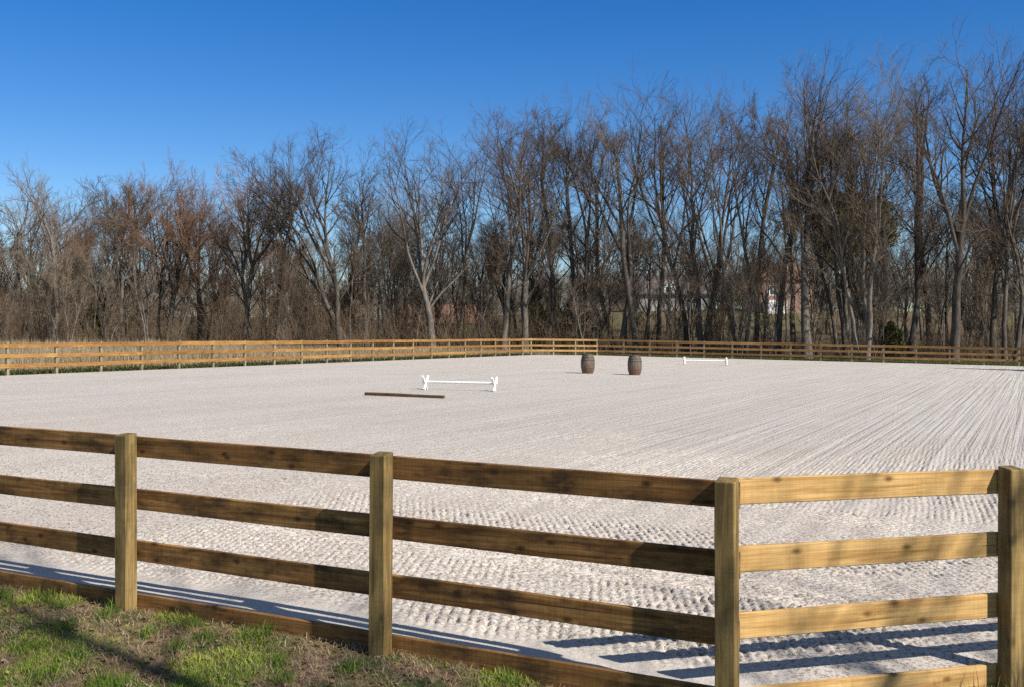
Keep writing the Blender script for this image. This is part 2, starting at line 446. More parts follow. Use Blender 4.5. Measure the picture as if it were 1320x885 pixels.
def post(parent, x, y, head, w, zt, mat, name='post', seed=0):
    r = random.Random(seed)
    zb = gz(x, y)-.35
    zz = P(x, y)+zt
    c = w/2; bv = .006
    prof = [(-c+bv, -c), (c-bv, -c), (c, -c+bv), (c, c-bv), (c-bv, c), (-c+bv, c), (-c, c-bv), (-c, -c+bv)]
    V = []
    hs = [zb, zb+.5, (zb+zz)/2, zz-.006, zz]
    slope = r.uniform(.10, .16)
    for i, z in enumerate(hs):
        k = 1 if i < 4 else .95
        for (px, py) in prof:
            zo = (py*slope if i >= 3 else 0)
            V.append((px*k, py*k, z-zz+zo))
    fs = []
    for i in range(4):
        for j in range(8): fs.append((i*8+j, i*8+(j+1) % 8, (i+1)*8+(j+1) % 8, (i+1)*8+j))
    fs.append(tuple(range(32, 40))); fs.append(tuple(range(8))[::-1])
    mb = MB(); mb.add(V, fs)
    o = mb.build(name, mat, None, (x, y, zz), (r.uniform(-.006, .006), r.uniform(-.006, .006), head+r.uniform(-.05, .05)))
    o.parent = parent; o.matrix_parent_inverse = parent.matrix_basis.inverted()
    return o
def fence(label, pts, inward, bmat, pmat, bays=2, kick=None, skip_first=False, skip_last=False, seed=0, ext0=0, ext1=0, width=PW, group='board fences round the arena'):
    """pts: post centres (world); boards fixed on the side `inward` points to"""
    root = empty('fence', (pts[0][0], pts[0][1], P(*pts[0])))
    bpy.context.view_layer.update()
    tag(root, label, 'fence', group)
    dx, dy = pts[-1][0]-pts[0][0], pts[-1][1]-pts[0][1]; L = math.hypot(dx, dy); ux, uy = dx/L, dy/L
    nx, ny = -uy, ux
    if nx*inward[0]+ny*inward[1] < 0: nx, ny = -nx, -ny
    head = math.atan2(ny, nx)-pi/2                      # +y of the post looks into the arena
    off = width/2+RT/2+.002
    for i, p in enumerate(pts):
        if (i == 0 and skip_first) or (i == len(pts)-1 and skip_last): continue
        post(root, p[0], p[1], head, width, 1.335, pmat, seed=seed*77+i)
    for k, zt in enumerate(RAILS + ((kick,) if kick is not None else ())):
        i = 0; first = bays-(1 if (k == 1 and bays > 1) else 0)
        st = first
        while i < len(pts)-1:
            j = min(i+st, len(pts)-1); st = bays
            e0 = -ext0 if i == 0 else .0025; e1 = ext1 if j == len(pts)-1 else -.0025
            p = (pts[i][0]+nx*off+ux*e0, pts[i][1]+ny*off+uy*e0); q = (pts[j][0]+nx*off+ux*e1, pts[j][1]+ny*off+uy*e1)
            isk = k == 3
            board('kickboard' if isk else 'rail', root, p, q, zt, .40 if isk else RH, RT, bmat, seed*31+k*7+i)
            i = j
    return root
def line(p, q, n):
    return [(p[0]+(q[0]-p[0])*i/n, p[1]+(q[1]-p[1])*i/n) for i in range(n+1)]
ctr = W(18, 47)
def inward_of(pts):
    m = ((pts[0][0]+pts[-1][0])/2, (pts[0][1]+pts[-1][1])/2)
    return (ctr[0]-m[0], ctr[1]-m[1])
# near side: from the corner post to the left
nearA = [W(1.75, 6.60)] + [W(1.783+2.503*i, 6.60) for i in range(1, 7)]
fence('near brown board fence with three rails on grass in the left foreground', nearA, inward_of(nearA), M['brown_board'], M['post'], 2, .010, seed=1, ext0=.06)
c0, c1 = (1.375, 6.835), (7.14, 8.67)
nearC = line(c0, c1, 3)
nearC[1] = (3.475, 7.50)
fence('near yellow pine fence panel across the arena corner in the right foreground', nearC, inward_of(nearC), M['fresh_board'], M['post'], 3, -.045, skip_first=True, seed=2, ext0=-.085)
rightB = [W(-2.6, 10.93+2.5*i) for i in range(6)]
fence('board fence along the right long side running away from the corner panel', rightB, inward_of(rightB), M['orange_board'], M['post'], 2, .015, skip_first=True, seed=3)
leftB = [W(38.78, 31.2-2.495*8+2.495*i) for i in range(29)] + [W(38.78, 82.72)]
fence('long orange board fence along the left side of the sand, dry meadow behind it', leftB, inward_of(leftB), M['orange_board'], M['far_post'], 2, seed=4, width=.12)
farC = line(W(38.75, 82.75), W(34.45, 87.05), 3)
fence('short bright yellow fence section across the far corner left of the barrels', farC, inward_of(farC), M['pale_board'], M['far_post'], 3, seed=5, width=.12)
farA = line(W(34.4, 87.08), W(1.4, 87.08), 14)
fence('dull brown board fence along the far end, behind the barrels and under the tall trees', farA, inward_of(farA), M['far_board'], M['far_post'], 2, skip_first=True, seed=6, width=.12)
farD = line(W(1.35, 87.05), W(-2.55, 83.15), 2)
fence('fence section across the far right corner of the sand', farD, inward_of(farD), M['orange_board'], M['far_post'], 2, skip_first=True, seed=7, width=.12)

# ------------------------------------------------------------------ things in the arena
def px(x, y, lift=0.0):
    """the point of the arena plane seen at photograph pixel (x, y)"""
    u, v = (x-CX)/F_PX, -(y-CY)/F_PX
    Y = (lift - CAM_H)/(v - .01493 + .0140*u)
    X = u*Y
    return X, Y, P(X, Y)+lift
def barrel(loc, rz, label):
    root = empty('barrel', loc, rz); tag(root, label, 'barrel', 'oak barrels standing on the sand')
    H, r0, r1 = .98, .265, .355
    def rad(z): t = (z/H-.5)*2; return r1-(r1-r0)*t*t
    n = 24*4; zs = [0, .02, .1, .2, .32, .45, .58, .70, .80, .90, .96, H]
    V = []
    for i in range(n):
        g = .004 if i % 4 == 0 else 0
        for z in zs: V.append(((rad(z)-g)*cos(2*pi*i/n), (rad(z)-g)*sin(2*pi*i/n), z))
    k = len(zs); fs = [(i*k+j, ((i+1) % n)*k+j, ((i+1) % n)*k+j+1, i*k+j+1) for i in range(n) for j in range(k-1)]
    mb = MB(); mb.add(V, fs)
    mb.lathe([(rad(H), H), (rad(H)-.025, H), (rad(H)-.03, H-.035), (0.001, H-.035)], 48)
    mb.build('staves', M['staves'], root)
    for z, w, mt in ((.005, .055, 'hoop_rust'), (.14, .05, 'hoop_rust'), (.27, .05, 'hoop_rust'), (.655, .05, 'hoop_grey'), (.79, .05, 'hoop_grey'), (.925, .05, 'hoop_grey')):
        h = MB(); h.lathe([(rad(z)+.001, z), (rad(z)+.007, z), (rad(z+w)+.007, z+w), (rad(z+w)+.001, z+w)], 48, closed=True)
        h.build('hoop', M[mt], root, smooth=False)
    hd = MB(); hd.lathe([(.001, H-.028), (rad(H)-.031, H-.028), (rad(H)-.031, H-.033), (.001, H-.033)], 40); hd.build('head', M['staves'], root)
    return root
b1 = px(757.7, 480.6); barrel(b1, .4, 'old oak barrel with rusty lower hoops, nearer the yellow fence section')
b2 = px(818.2, 482.6); barrel(b2, 2.1, 'old oak barrel standing nearer the camera, pale stave patches facing right')

def cavaletti(pl, pr, label):
    pl = np.array(pl); pr = np.array(pr); d = pr-pl; L = float(np.hypot(d[0], d[1])); hd = math.atan2(d[1], d[0])
    root = empty('jump', tuple(pl), hd); tag(root, label, 'horse jump', 'white crossed-end jumps')
    sl = d[2]/L
    s = .040; hw, hh = .25, .46
    for x0 in (0, L):
        cr = MB()
        for sg in (-1, 1):
            p = np.array((x0+sg*.031, -sg*hw, 0.0)); q = np.array((x0+sg*.031, sg*hw, hh))
            dv = (q-p)/np.linalg.norm(q-p); up = np.cross((1, 0, 0), dv)
            V = []
            for e in (p-dv*.02, q+dv*.02):
                for (a, b) in ((-.03, -s), (.03, -s), (.03, s), (-.03, s)): V.append(e+np.array((a, 0, 0))+up*b)
            cr.add(V, [(0,1,5,4), (1,2,6,5), (2,3,7,6), (3,0,4,7), (0,3,2,1), (4,5,6,7)])
        o = cr.build('cross', M['white_paint'], root); o.location = (0, 0, sl*x0+.012)
    b = MB(); b.tube((-.10, 0, .282), (L+.10, 0, .282+sl*L), .044, 16); b.build('pole', M['white_paint'], root, smooth=False)
    return root
cavaletti(px(548.5, 501.3), px(637.5, 503.6), 'white horse jump with crossed ends beside the brown ground timber')
cavaletti(px(882.3, 469.2), px(936.5, 470.2), 'white horse jump with crossed ends by the far fence, right of the barrels')

def timber(pa, pb, r, label):
    d = (pb[0]-pa[0], pb[1]-pa[1]); L = math.hypot(*d)
    prof = [(r*1.15*max(-1, min(1, 1.25*cos(t))), r+r*max(-1, min(1, 1.12*sin(t)))) for t in [2*pi*i/20 for i in range(20)]]
    sl = (pb[2]-pa[2])/L
    mb = MB(); n = 16
    mb.sweep(prof[::1], [L*i/n for i in range(n+1)], lambda x, y, z: (x, y+.012*sin(x*1.3), z+sl*x+.006*sin(x*2.1)-.012))
    o = mb.build('ground_pole', M['timber'], None, pa, (0, 0, math.atan2(d[1], d[0])))
    return tag(o, label, 'timber', 'timbers lying on the sand')
timber(px(471, 508.6), px(572.5, 512.8), .055, 'long brown ground timber lying on the sand in front of a white jump')
qa, qb = W(33.6, 86.55), W(31.2, 86.2)
timber((qa[0], qa[1], P(*qa)+.03), (qb[0], qb[1], P(*qb)+.03), .07, 'long dull brown timber lying at the foot of the far fence behind the barrels')

# ------------------------------------------------------------------ bare trees
def norm(v): return v/np.maximum(np.linalg.norm(v, axis=-1, keepdims=True), 1e-9)
def run(rg, p0, d0, L, r0, r1, n, wob, up, gravity=0):
    """N polylines of n segments"""
    Nn = len(p0); pts = np.empty((Nn, n+1, 3)); dirs = np.empty((Nn, n+1, 3))
    p, d = p0.copy(), norm(d0); pts[:, 0] = p
    for k in range(n):
        dirs[:, k] = d
        d = norm(d + rg.normal(0, wob, (Nn, 3)) + np.array((0, 0, 1.))*up)
        p = p + d*(L/n)[:, None]; pts[:, k+1] = p
    dirs[:, n] = d
    t = np.linspace(0, 1, n+1)[None, :]
    rad = r0[:, None]*(1-t) + r1[:, None]*t
    return pts, dirs, rad
def spawn(rg, pts, dirs, rad, per, t0, t1, a0, a1, lf, L, taper=.5, rf=.6, tip=False):
    Nn, m, _ = pts.shape; n = m-1
    idx = np.repeat(np.arange(Nn), per)
    t = (np.tile(np.arange(per), Nn)+rg.random(len(idx)))/per
    t = t0+(t1-t0)*t
    f = t*n; k = np.clip(f.astype(int), 0, n-1); fr = (f-k)[:, None]
    p = pts[idx, k]*(1-fr)+pts[idx, k+1]*fr
    d = dirs[idx, np.minimum(k+1, n)]
    r = rad[idx, k]*(1-fr[:, 0])+rad[idx, k+1]*fr[:, 0]
    az = rg.random(len(idx))*2*pi + np.tile(np.arange(per)*2.4, Nn)
    ref = np.where(np.abs(d[:, 2:3]) > .95, np.array([[1., 0, 0]]), np.array([[0, 0, 1.]]))
    u = norm(np.cross(d, ref)); w = np.cross(d, u)
    ang = a0+(a1-a0)*rg.random(len(idx))
    nd = d*np.cos(ang)[:, None] + (u*np.cos(az)[:, None]+w*np.sin(az)[:, None])*np.sin(ang)[:, None]
    ln = L[idx]*(lf[0]+(lf[1]-lf[0])*rg.random(len(idx)))*(1-taper*t)
    return p, nd, ln, r*rf
def tubes(levels):
    Vs, Fs, off = [], [], 0
    for pts, dirs, rad, S in levels:
        Nn, m, _ = pts.shape
        ref = np.array([.31, .17, .93]); ref = ref/np.linalg.norm(ref)
        d = norm(dirs)
        u = np.cross(d, ref); bad = np.linalg.norm(u, axis=-1) < .05
        u[bad] = np.cross(d[bad], (1., 0, 0)); u = norm(u); w = np.cross(d, u)
        th = 2*pi*np.arange(S)/S
        ring = pts[:, :, None, :] + rad[:, :, None, None]*(u[:, :, None, :]*np.cos(th)[None, None, :, None]+w[:, :, None, :]*np.sin(th)[None, None, :, None])
        V = ring.reshape(-1, 3)
        base = (np.arange(Nn)[:, None, None]*m + np.arange(m-1)[None, :, None])*S
        j = np.arange(S)[None, None, :]; j2 = (j+1) % S
        f = np.stack([base+j, base+j2, base+S+j2, base+S+j], -1).reshape(-1, 4)+off
        Vs.append(V); Fs.append(f); off += len(V)
    return np.concatenate(Vs), np.concatenate(Fs)

def make_tree(seed, H, r, fork=.38, leaders=4, spread=(.22, .5), lean=(0, 0), limbs=3, stems=1, stem_gap=.5, twigs=1.0, up=.022, l2=9, tw=.0072, l2ang=(.45, 1.0), sag=0):
    """returns (trunk mesh data, crown mesh data) of a bare tree of height about H"""
    rg = np.random.default_rng(seed)
    p0 = np.zeros((stems, 3)); d0 = np.zeros((stems, 3))
    for s in range(stems):
        az = 2*pi*s/stems+rg.random()*1.2
        p0[s] = (stem_gap*cos(az)*(stems > 1), stem_gap*sin(az)*(stems > 1)*.6, -.4)
        d0[s] = (lean[0]+.14*cos(az)*(stems > 1), lean[1]+.14*sin(az)*(stems > 1), 1)
    fork = min(fork+.05, .85)
    L0 = np.full(stems, H*fork+.4)*(1+.2*rg.random(stems)*(stems > 1))
    rr = np.full(stems, r)*(1 if stems == 1 else .72)*(1-.25*rg.random(stems))
    T = run(rg, p0, d0, L0, rr, rr*.68, 10, .06, .01)
    fl = np.linspace(0, 1, 11); T[2][:] *= (1+.55*np.exp(-fl*9))[None, :]      # root flare
    # leaders leave the top of each stem, limbs leave lower
    P1, D1, LN, RD = [], [], [], []
    for s in range(stems):
        base = rg.random()*2*pi
        for k in range(leaders):
            az = base+2*pi*k/leaders+rg.normal(0, .35)
            an = (spread[0]+(spread[1]-spread[0])*rg.random())*1.18
            if k == 0: an *= .35
            d = norm(T[1][s, -1]*1.0 + 0)
            D1.append(norm(np.array((cos(az)*math.sin(an), sin(az)*math.sin(an), cos(an))) + d*.55*np.array((1, 1, .3)) + np.array((lean[0], lean[1], 0))*1.25))
            kk = 10 if k < 2 else rg.integers(8, 11)
            P1.append(T[0][s, kk]); LN.append(H*(1-fork)*(1.0 if k == 0 else rg.uniform(.82, 1.04)))
            RD.append(T[2][s, kk]*(.86 if k == 0 else rg.uniform(.58, .8)))
        for k in range(limbs):
            az = rg.random()*2*pi; an = rg.uniform(.5, .95)
            kk = rg.integers(5, 10) if fork < .62 else rg.integers(4, 11)
            D1.append(np.array((cos(az)*math.sin(an), sin(az)*math.sin(an), cos(an))))
            P1.append(T[0][s, kk]); LN.append(max(H*(1-fork)*rg.uniform(.4, .65), H*.30*rg.uniform(.6, 1.2)*(fork > .62))); RD.append(T[2][s, kk]*rg.uniform(.3, .45))
    P1 = np.array(P1); D1 = np.array(D1); LN = np.array(LN); RD = np.array(RD)
    A = run(rg, P1, D1, LN, RD, RD*.13+.012, 14, .065, up)
    # limbs, boughs, twigs
    p, d, l, q = spawn(rg, *A, l2, .36, 1., l2ang[0], l2ang[1], (.30, .52), LN, .22, .66)
    B = run(rg, p, d, l, q, q*.18+.008, 7, .11, .06-sag)
    p, d, l, q = spawn(rg, *B, 5, .2, 1., .35, .8, (.36, .66), l, .25, .6)
    C = run(rg, p, d, l, np.maximum(q, .016), np.maximum(q*.3, .008), 5, .09, .04-sag)
    n4 = max(3, int(round(4.4*twigs)))
    p, d, l, q = spawn(rg, *C, n4, .15, 1., .3, .75, (.40, .8), l, .35, .6)
    D = run(rg, p, d, l, np.clip(q, tw, .012), np.full(len(l), tw*.75), 3, .09, .04-sag)
    n5 = max(1, int(round(2.3*twigs)))
    p, d, l, q = spawn(rg, *D, n5, .2, 1., .3, .7, (.45, .9), l, .3, .6)
    E = run(rg, p, d, l, np.full(len(l), tw*.75), np.full(len(l), tw*.5), 2, .08, .03-sag)
    zmax = max(x[0][..., 2].max() for x in (A, B, C, D))
    k = H/zmax
    for x in (T, A, B, C, D, E): x[0][:] *= k
    trunk = tubes([(*T, 9), (*A, 6)])
    crown = tubes([(*B, 4), (*C, 3), (*D, 3), (*E, 3)])
    return trunk, crown

tree_i = 0
def tree_from(pair_meshes, name, loc, rz, label, cat, group, scale=1.0):
    root = empty(name, loc, rz); root.scale = scale if hasattr(scale, '__len__') else (scale, scale, scale)
    tag(root, label, cat, group)
    for nm, me in zip(('trunk', 'crown'), pair_meshes):
        if me is not None: link(nm, me, root)
    return root
def meshes_of(pair, bm, tm):
    (v, f), (v2, f2) = pair
    return mesh_np('trunk', v, f, bm, True), mesh_np('crown', v2, f2, tm, False)
def spot(x_px, Y):
    X = (x_px-CX)/F_PX*Y
    return X, Y, gz(X, Y)
def top_h(y_px, Y, z): return CAM_H+(CY-y_px)/F_PX*Y - z

FRONT = [
 # x, Y, top y, radius, bark, twig, kwargs, label
 (6, 104, 222, .30, 'bark_pale', 'twig_tan', dict(fork=.45, leaders=3, twigs=.8), 'pale slim bare tree at the left end of the wood edge'),
 (68, 102, 208, .33, 'bark_pale', 'twig_tan', dict(fork=.52, leaders=4, spread=(.25, .5), limbs=1, twigs=.8, l2=8), 'pale-barked bare tree with an open forked crown at the left of the wood'),
 (137, 103, 226, .25, 'bark_dark', 'twig_brown', dict(fork=.72, leaders=3, spread=(.15, .35), limbs=9), 'slender dark bare tree between the pale forked tree and the russet crowns'),
 (182, 108, 222, .28, 'bark_grey', 'twig_red', dict(fork=.35, leaders=4, spread=(.3, .6), twigs=1.3), 'russet-twigged bare tree leaning out on the left of the reddish pair'),
 (216, 104, 200, .36, 'bark_dark', 'twig_red', dict(fork=.36, leaders=5, spread=(.3, .65), twigs=1.4, limbs=3), 'broad bare tree with the most orange twigs, left half of the wood'),
 (264, 104, 216, .30, 'bark_dark', 'twig_red', dict(fork=.34, leaders=4, spread=(.35, .6), lean=(-.12, 0), twigs=1.3, limbs=3), 'russet bare tree with limbs sweeping left above the orange fence'),
 (311, 103, 208, .33, 'bark_grey', 'twig_red', dict(fork=.46, leaders=5, spread=(.3, .6), twigs=1.3), 'russet bare tree with two close grey trunks left of the leaning tree', ),
 (356, 100, 226, .26, 'bark_dark', 'twig_brown', dict(fork=.78, leaders=2, spread=(.12, .3), limbs=10, l2=8), 'straight dark pole-like bare tree just left of the big leaning tree'),
 (448, 99, 156, .47, 'bark_grey', 'twig_dark', dict(fork=.34, leaders=5, spread=(.2, .42), lean=(-.40, .0), limbs=2, twigs=1.1, stems=2, stem_gap=.55), 'big bare tree whose heavy limbs lean left over the reddish thicket'),
 (474, 101, 184, .34, 'bark_grey', 'twig_dark', dict(fork=.40, leaders=3, spread=(.12, .3), limbs=1), 'upright grey bare tree growing against the right of the leaning tree'),
 (512, 112, 245, .24, 'bark_dark', 'twig_dark', dict(fork=.35, leaders=4), 'lower bare tree filling the dip right of the leaning tree'),
 (557, 98, 148, .46, 'bark_pale', 'twig_dark', dict(fork=.30, leaders=5, spread=(.16, .42), limbs=2, twigs=1.1), 'thick pale-trunked bare tree with a rounded crown above the middle of the fence'),
 (590, 106, 158, .30, 'bark_grey', 'twig_brown', dict(fork=.42, leaders=4, spread=(.2, .45), lean=(.10, 0)), 'grey bare tree leaning slightly right behind the thick pale trunk'),
 (651, 99, 136, .34, 'bark_pale', 'twig_brown', dict(fork=.40, leaders=4, spread=(.16, .4), twigs=1.2), 'tall bare tree with a straight pale trunk just left of the far corner'),
 (676, 98, 140, .42, 'bark_grey', 'twig_brown', dict(fork=.36, leaders=5, spread=(.2, .5), limbs=3, twigs=1.1), 'dense dark-crowned bare tree above the far corner of the fence'),
 (704, 104, 140, .30, 'bark_dark', 'twig_dark', dict(fork=.68, leaders=3, spread=(.15, .4), lean=(.10, 0), limbs=9), 'slim dark bare tree slanting right from the far corner'),
 (757, 103, 112, .30, 'bark_dark', 'twig_brown', dict(fork=.45, leaders=4, spread=(.2, .45)), 'bare tree standing directly behind the farther barrel'),
 (802, 100, 116, .42, 'bark_dark', 'twig_brown', dict(fork=.44, leaders=4, spread=(.25, .5), lean=(-.04, 0), limbs=2), 'dark forked bare tree standing directly behind the nearer barrel'),
 (822, 99, 128, .33, 'bark_grey', 'twig_tan', dict(fork=.74, leaders=2, spread=(.12, .3), limbs=10), 'pale-limbed slim bare tree just right of the dark forked tree'),
 (886, 101, 92, .40, 'bark_dark', 'twig_dark', dict(fork=.40, leaders=5, spread=(.22, .48), lean=(-.05, 0), limbs=2), 'dark bare tree with fanning limbs above the left end of the far jump'),
 (905, 99, 104, .36, 'bark_grey', 'twig_brown', dict(fork=.42, leaders=4, spread=(.18, .4)), 'grey bare tree above the middle of the far white jump'),
 (957, 96, 88, .40, 'bark_grey', 'twig_brown', dict(fork=.38, leaders=3, spread=(.12, .32), stems=2, stem_gap=.55), 'twin-stemmed bare tree in front of the brick house'),
 (1001, 95, 74, .34, 'bark_dark', 'twig_brown', dict(fork=.66, leaders=3, spread=(.15, .4), limbs=9), 'single dark bare tree right of the brick house window'),
 (1040, 91, 52, .48, 'bark_grey', 'twig_brown', dict(fork=.42, leaders=5, spread=(.2, .45), limbs=3, stems=1), 'very thick-trunked tall bare tree left of the evergreen crown'),
 (1092, 93, 74, .34, 'bark_dark', 'twig_brown', dict(fork=.45, leaders=4, spread=(.15, .4)), 'dark bare tree rising in front of the evergreen crown'),
 (1116, 90, 66, .38, 'bark_pale', 'twig_tan', dict(fork=.36, leaders=3, spread=(.1, .3), stems=3, stem_gap=.7), 'bare tree with three pale stems from one base right of the evergreen'),
 (1172, 93, 92, .30, 'bark_dark', 'twig_brown', dict(fork=.70, leaders=3, spread=(.2, .45), limbs=10), 'slim dark bare tree left of the tallest tree on the right'),
 (1229, 87, 22, .47, 'bark_dark', 'twig_brown', dict(fork=.40, leaders=5, spread=(.22, .5), limbs=3, l2=10), 'tallest bare tree, dark thick trunk and wide open crown on the right'),
 (1280, 89, 70, .36, 'bark_dark', 'twig_brown', dict(fork=.42, leaders=4, spread=(.15, .4)), 'dark bare tree just right of the tallest tree'),
 (1303, 87, 62, .40, 'bark_grey', 'twig_brown', dict(fork=.40, leaders=4, spread=(.15, .4), stems=2, stem_gap=.6), 'grey twin-stemmed bare tree at the right end of the wood'),
]
lib = []
for i, row in enumerate(FRONT):
    x, Y, ty, r, bk, twg, kw, lab = row
    s = spot(x, Y); H = top_h(ty-(13 if x < 440 else 4), Y, s[2])
    me = meshes_of(make_tree(100+i, H, r*.86, **kw), M[bk], M[twg])
    lib.append((me, H))
    tree_from(me, 'bare_tree', s, 0.0, lab, 'tree', 'bare trees along the wood edge')

# deeper rows: copies of the same kinds of tree, turned and scaled
rg = random.Random(77)
deep_kinds = [i for i in range(len(lib))]
red = [3, 4, 5, 6]
for k in range(120):
    x = -30 + 1400*(k+rg.random())/120
    Y = rg.choice((rg.uniform(108, 122), rg.uniform(122, 150)))
    s = spot(x, Y)
    # skyline of the wood in the photograph, a bit lower for the deep rows
    if k % 5 == 0:                              # second row: fills the canopy just under the front skyline
        Y = rg.uniform(103, 114); s = spot(x, Y)
        sky = np.interp(x, [0, 120, 200, 310, 345, 420, 480, 515, 540, 650, 757, 880, 950, 1050, 1100, 1160, 1230, 1320],
                        [235, 240, 215, 220, 195, 190, 205, 245, 180, 158, 130, 118, 108, 85, 95, 112, 62, 78])
        lo, hi = 0, 45
    else:
        sky = np.interp(x, [0, 150, 250, 330, 420, 520, 700, 900, 1050, 1230, 1320], [248, 230, 230, 255, 262, 245, 235, 255, 270, 238, 205])
        lo, hi = 0, 60
    H = top_h(sky+rg.uniform(lo, hi), Y, s[2])
    i = rg.choice(red) if (x < 360 and rg.random() < .5) else rg.choice([j for j in deep_kinds if j not in red])
    sc = H/lib[i][1]
    tree_from(lib[i][0], 'bare_tree', s, rg.random()*6.28, 'bare tree standing among many others deeper in the wood', 'tree', 'bare trees deeper in the wood', (sc*rg.uniform(.85, 1.1), sc*rg.uniform(.85, 1.1), sc))

for k in range(34):
    x = (-420 + 400*(k+rg.random())/22) if k < 22 else (1345 + 300*(k-22+rg.random())/12)
    Y = rg.uniform(98, 125) if k < 22 else rg.uniform(86, 120)
    s = spot(x, Y)
    H = top_h((235 if k < 22 else 85)+rg.uniform(0, 60), Y, s[2])
    i = rg.choice([j for j in deep_kinds if j not in red]); sc = H/lib[i][1]
    tree_from(lib[i][0], 'bare_tree', s, rg.random()*6.28, 'bare tree standing among many others deeper in the wood', 'tree', 'bare trees deeper in the wood', (sc, sc, sc))
# young growth along the edge
sap = []
for k in range(7):
    H = 8
    kw = dict(fork=[.35, .5, .2, .55, .18, .4, .45][k], leaders=[3, 2, 4, 2, 5, 3, 2][k], spread=(.08, .28), limbs=[2, 3, 2, 4, 3, 2, 3][k], twigs=.7, tw=.006, l2=7, stems=[2, 1, 3, 1, 2, 2, 1][k], stem_gap=.3)
    sap.append(meshes_of(make_tree(300+k, H, .085, **kw), M['bark_pale' if k % 2 else 'bark_grey'], M[('twig_tan', 'twig_grey', 'twig_tan', 'twig_brown', 'twig_brown', 'twig_tan', 'twig_grey')[k]]))
for k in range(150):
    x = -20 + 1380*(rg.random()**1.25)
    Y0 = np.interp(x, [0, 450, 700, 1000, 1320], [97, 95, 97, 92, 86])
    Y = Y0+(rg.uniform(0, 3) if rg.random() < .16 else rg.uniform(5, 30))
    s = spot(x, Y)
    i = 4 if (330 < x < 450 and rg.random() < .7) else rg.choice([0, 1, 2, 3, 5, 6])
    sc = (rg.uniform(.7, 1.0), rg.uniform(.7, 1.0), rg.uniform(.6, 1.45))
    tree_from(sap[i], 'young_tree', s, rg.random()*6.28, 'thin young bare tree in the thicket at the foot of the wood', 'tree', 'young trees in the thicket', sc)

# brush: dense low stems that read as one mass
def brush(name, n, xr, Yf, dep, hr, seed, mat, spread=.35, rad=.010, clump=14, hf=None, label=None, cat='brush'):
    r_ = np.random.default_rng(seed)
    m = n//clump
    x = xr[0]+(xr[1]-xr[0])*r_.random(m)
    Y = Yf(x)+dep*r_.random(m)
    X = (x-CX)/F_PX*Y
    X = np.repeat(X, clump)+r_.normal(0, .45, m*clump); Y = np.repeat(Y, clump)+r_.normal(0, .45, m*clump)
    Z = GZ(X, Y)
    h = np.repeat(hr[0]+(hr[1]-hr[0])*r_.random(m)**1.6, clump)*r_.uniform(.5, 1.1, m*clump)
    if hf is not None: h = h*np.repeat(hf(x), clump)
    d = np.stack([r_.normal(0, spread, len(X)), r_.normal(0, spread, len(X)), np.ones(len(X))], -1)
    A = run(r_, np.stack([X, Y, Z-.1], -1), d, h, np.full(len(X), rad), np.full(len(X), rad*.5), 3, .16, .0)
    p, dd, l, q = spawn(r_, *A, 4, .25, 1., .4, 1., (.3, .6), h, .4, .6)
    B = run(r_, p, dd, l, np.full(len(l), rad*.6), np.full(len(l), rad*.4), 2, .2, .0)
    v, f = tubes([(*A, 3), (*B, 3)])
    return tag(link(name, mesh_np(name, v, f, mat)), label, cat, None, 'stuff')
edge = lambda x: np.interp(x, [0, 450, 700, 1000, 1320], [97, 95, 97, 93, 87])
brush('undergrowth', 22000, (-450, 1650), lambda x: edge(x)+1, 34, (1.2, 5.5), 5, M['brush'], .22, hf=lambda x: np.interp(x, [0, 600, 850, 1000, 1100, 1320], [1.2, 1.25, .75, .6, .62, .75]), label='tangled brown brush growing between the trunks at the foot of the wood')
brush('far_wood', 22000, (-900, 1900), lambda x: np.full(x.shape, 215.), 60, (8, 17), 6, M['twig_grey'], .18, .03, hf=lambda x: np.interp(x, [0, 600, 800, 1000, 1320], [1.1, 1.1, .85, .9, 1.2]), label='grey mass of distant bare woodland far behind the trees', cat='woods')

# ------------------------------------------------------------------ evergreens
def needles_mesh(seed, blobs, n, size):
    r_ = np.random.default_rng(seed)
    pts, tint = [], []
    per = n//len(blobs)
    for (c, rad) in blobs:
        u = norm(r_.normal(0, 1, (per, 3))); rr = r_.random(per)**(1/2.2)
        pts.append(np.array(c)+u*rr[:, None]*np.array(rad)); tint.append(np.clip(r_.normal(.5, .28, per), 0, 1))
    pts = np.concatenate(pts); tint = np.concatenate(tint)
    k = len(pts)
    d = norm(r_.normal(0, 1, (k, 3))+np.array((0, 0, .35))); e = norm(np.cross(d, r_.normal(0, 1, (k, 3))))
    s = size*r_.uniform(.6, 1.4, k)[:, None]
    V = np.stack([pts-e*s*.28, pts+e*s*.28, pts+d*s+e*s*.12, pts+d*s-e*s*.12], 1).reshape(-1, 3)
    Fq = np.arange(k*4).reshape(-1, 4)
    me = mesh_np('crown', V, Fq, M['needles'])
    at = me.attributes.new('tint', 'FLOAT', 'FACE'); at.data.foreach_set('value', tint.astype(np.float32))
    return me
def evergreen(x, Y, blobs, h, r, label, n, size, group=None, seed=1):
    s = spot(x, Y); root = empty('evergreen_tree', s); tag(root, label, 'evergreen', group)
    mb = MB(); mb.tube((0, 0, -.3), (.2, 0, h), r, 10, r*.3)
    for (c, rad) in blobs[:8]: mb.tube((.1, 0, max(.3, c[2]-rad[2]*.8)), c, r*.3, 6, r*.1)
    mb.build('trunk', M['bark_dark'], root)
    link('crown', needles_mesh(seed, blobs, n, size), root)
r_ = random.Random(9)
bl = []
for k in range(34):
    z = 9.4+6.4*r_.random()**.8
    w = 3.9*math.sqrt(max(.06, 1-((z-11.2)/5.0)**2))
    bl.append(((r_.uniform(-1, 1)*w, r_.uniform(-.7, .7)*w, z), (r_.uniform(1.0, 2.0), r_.uniform(1.0, 2.0), r_.uniform(.7, 1.3))))
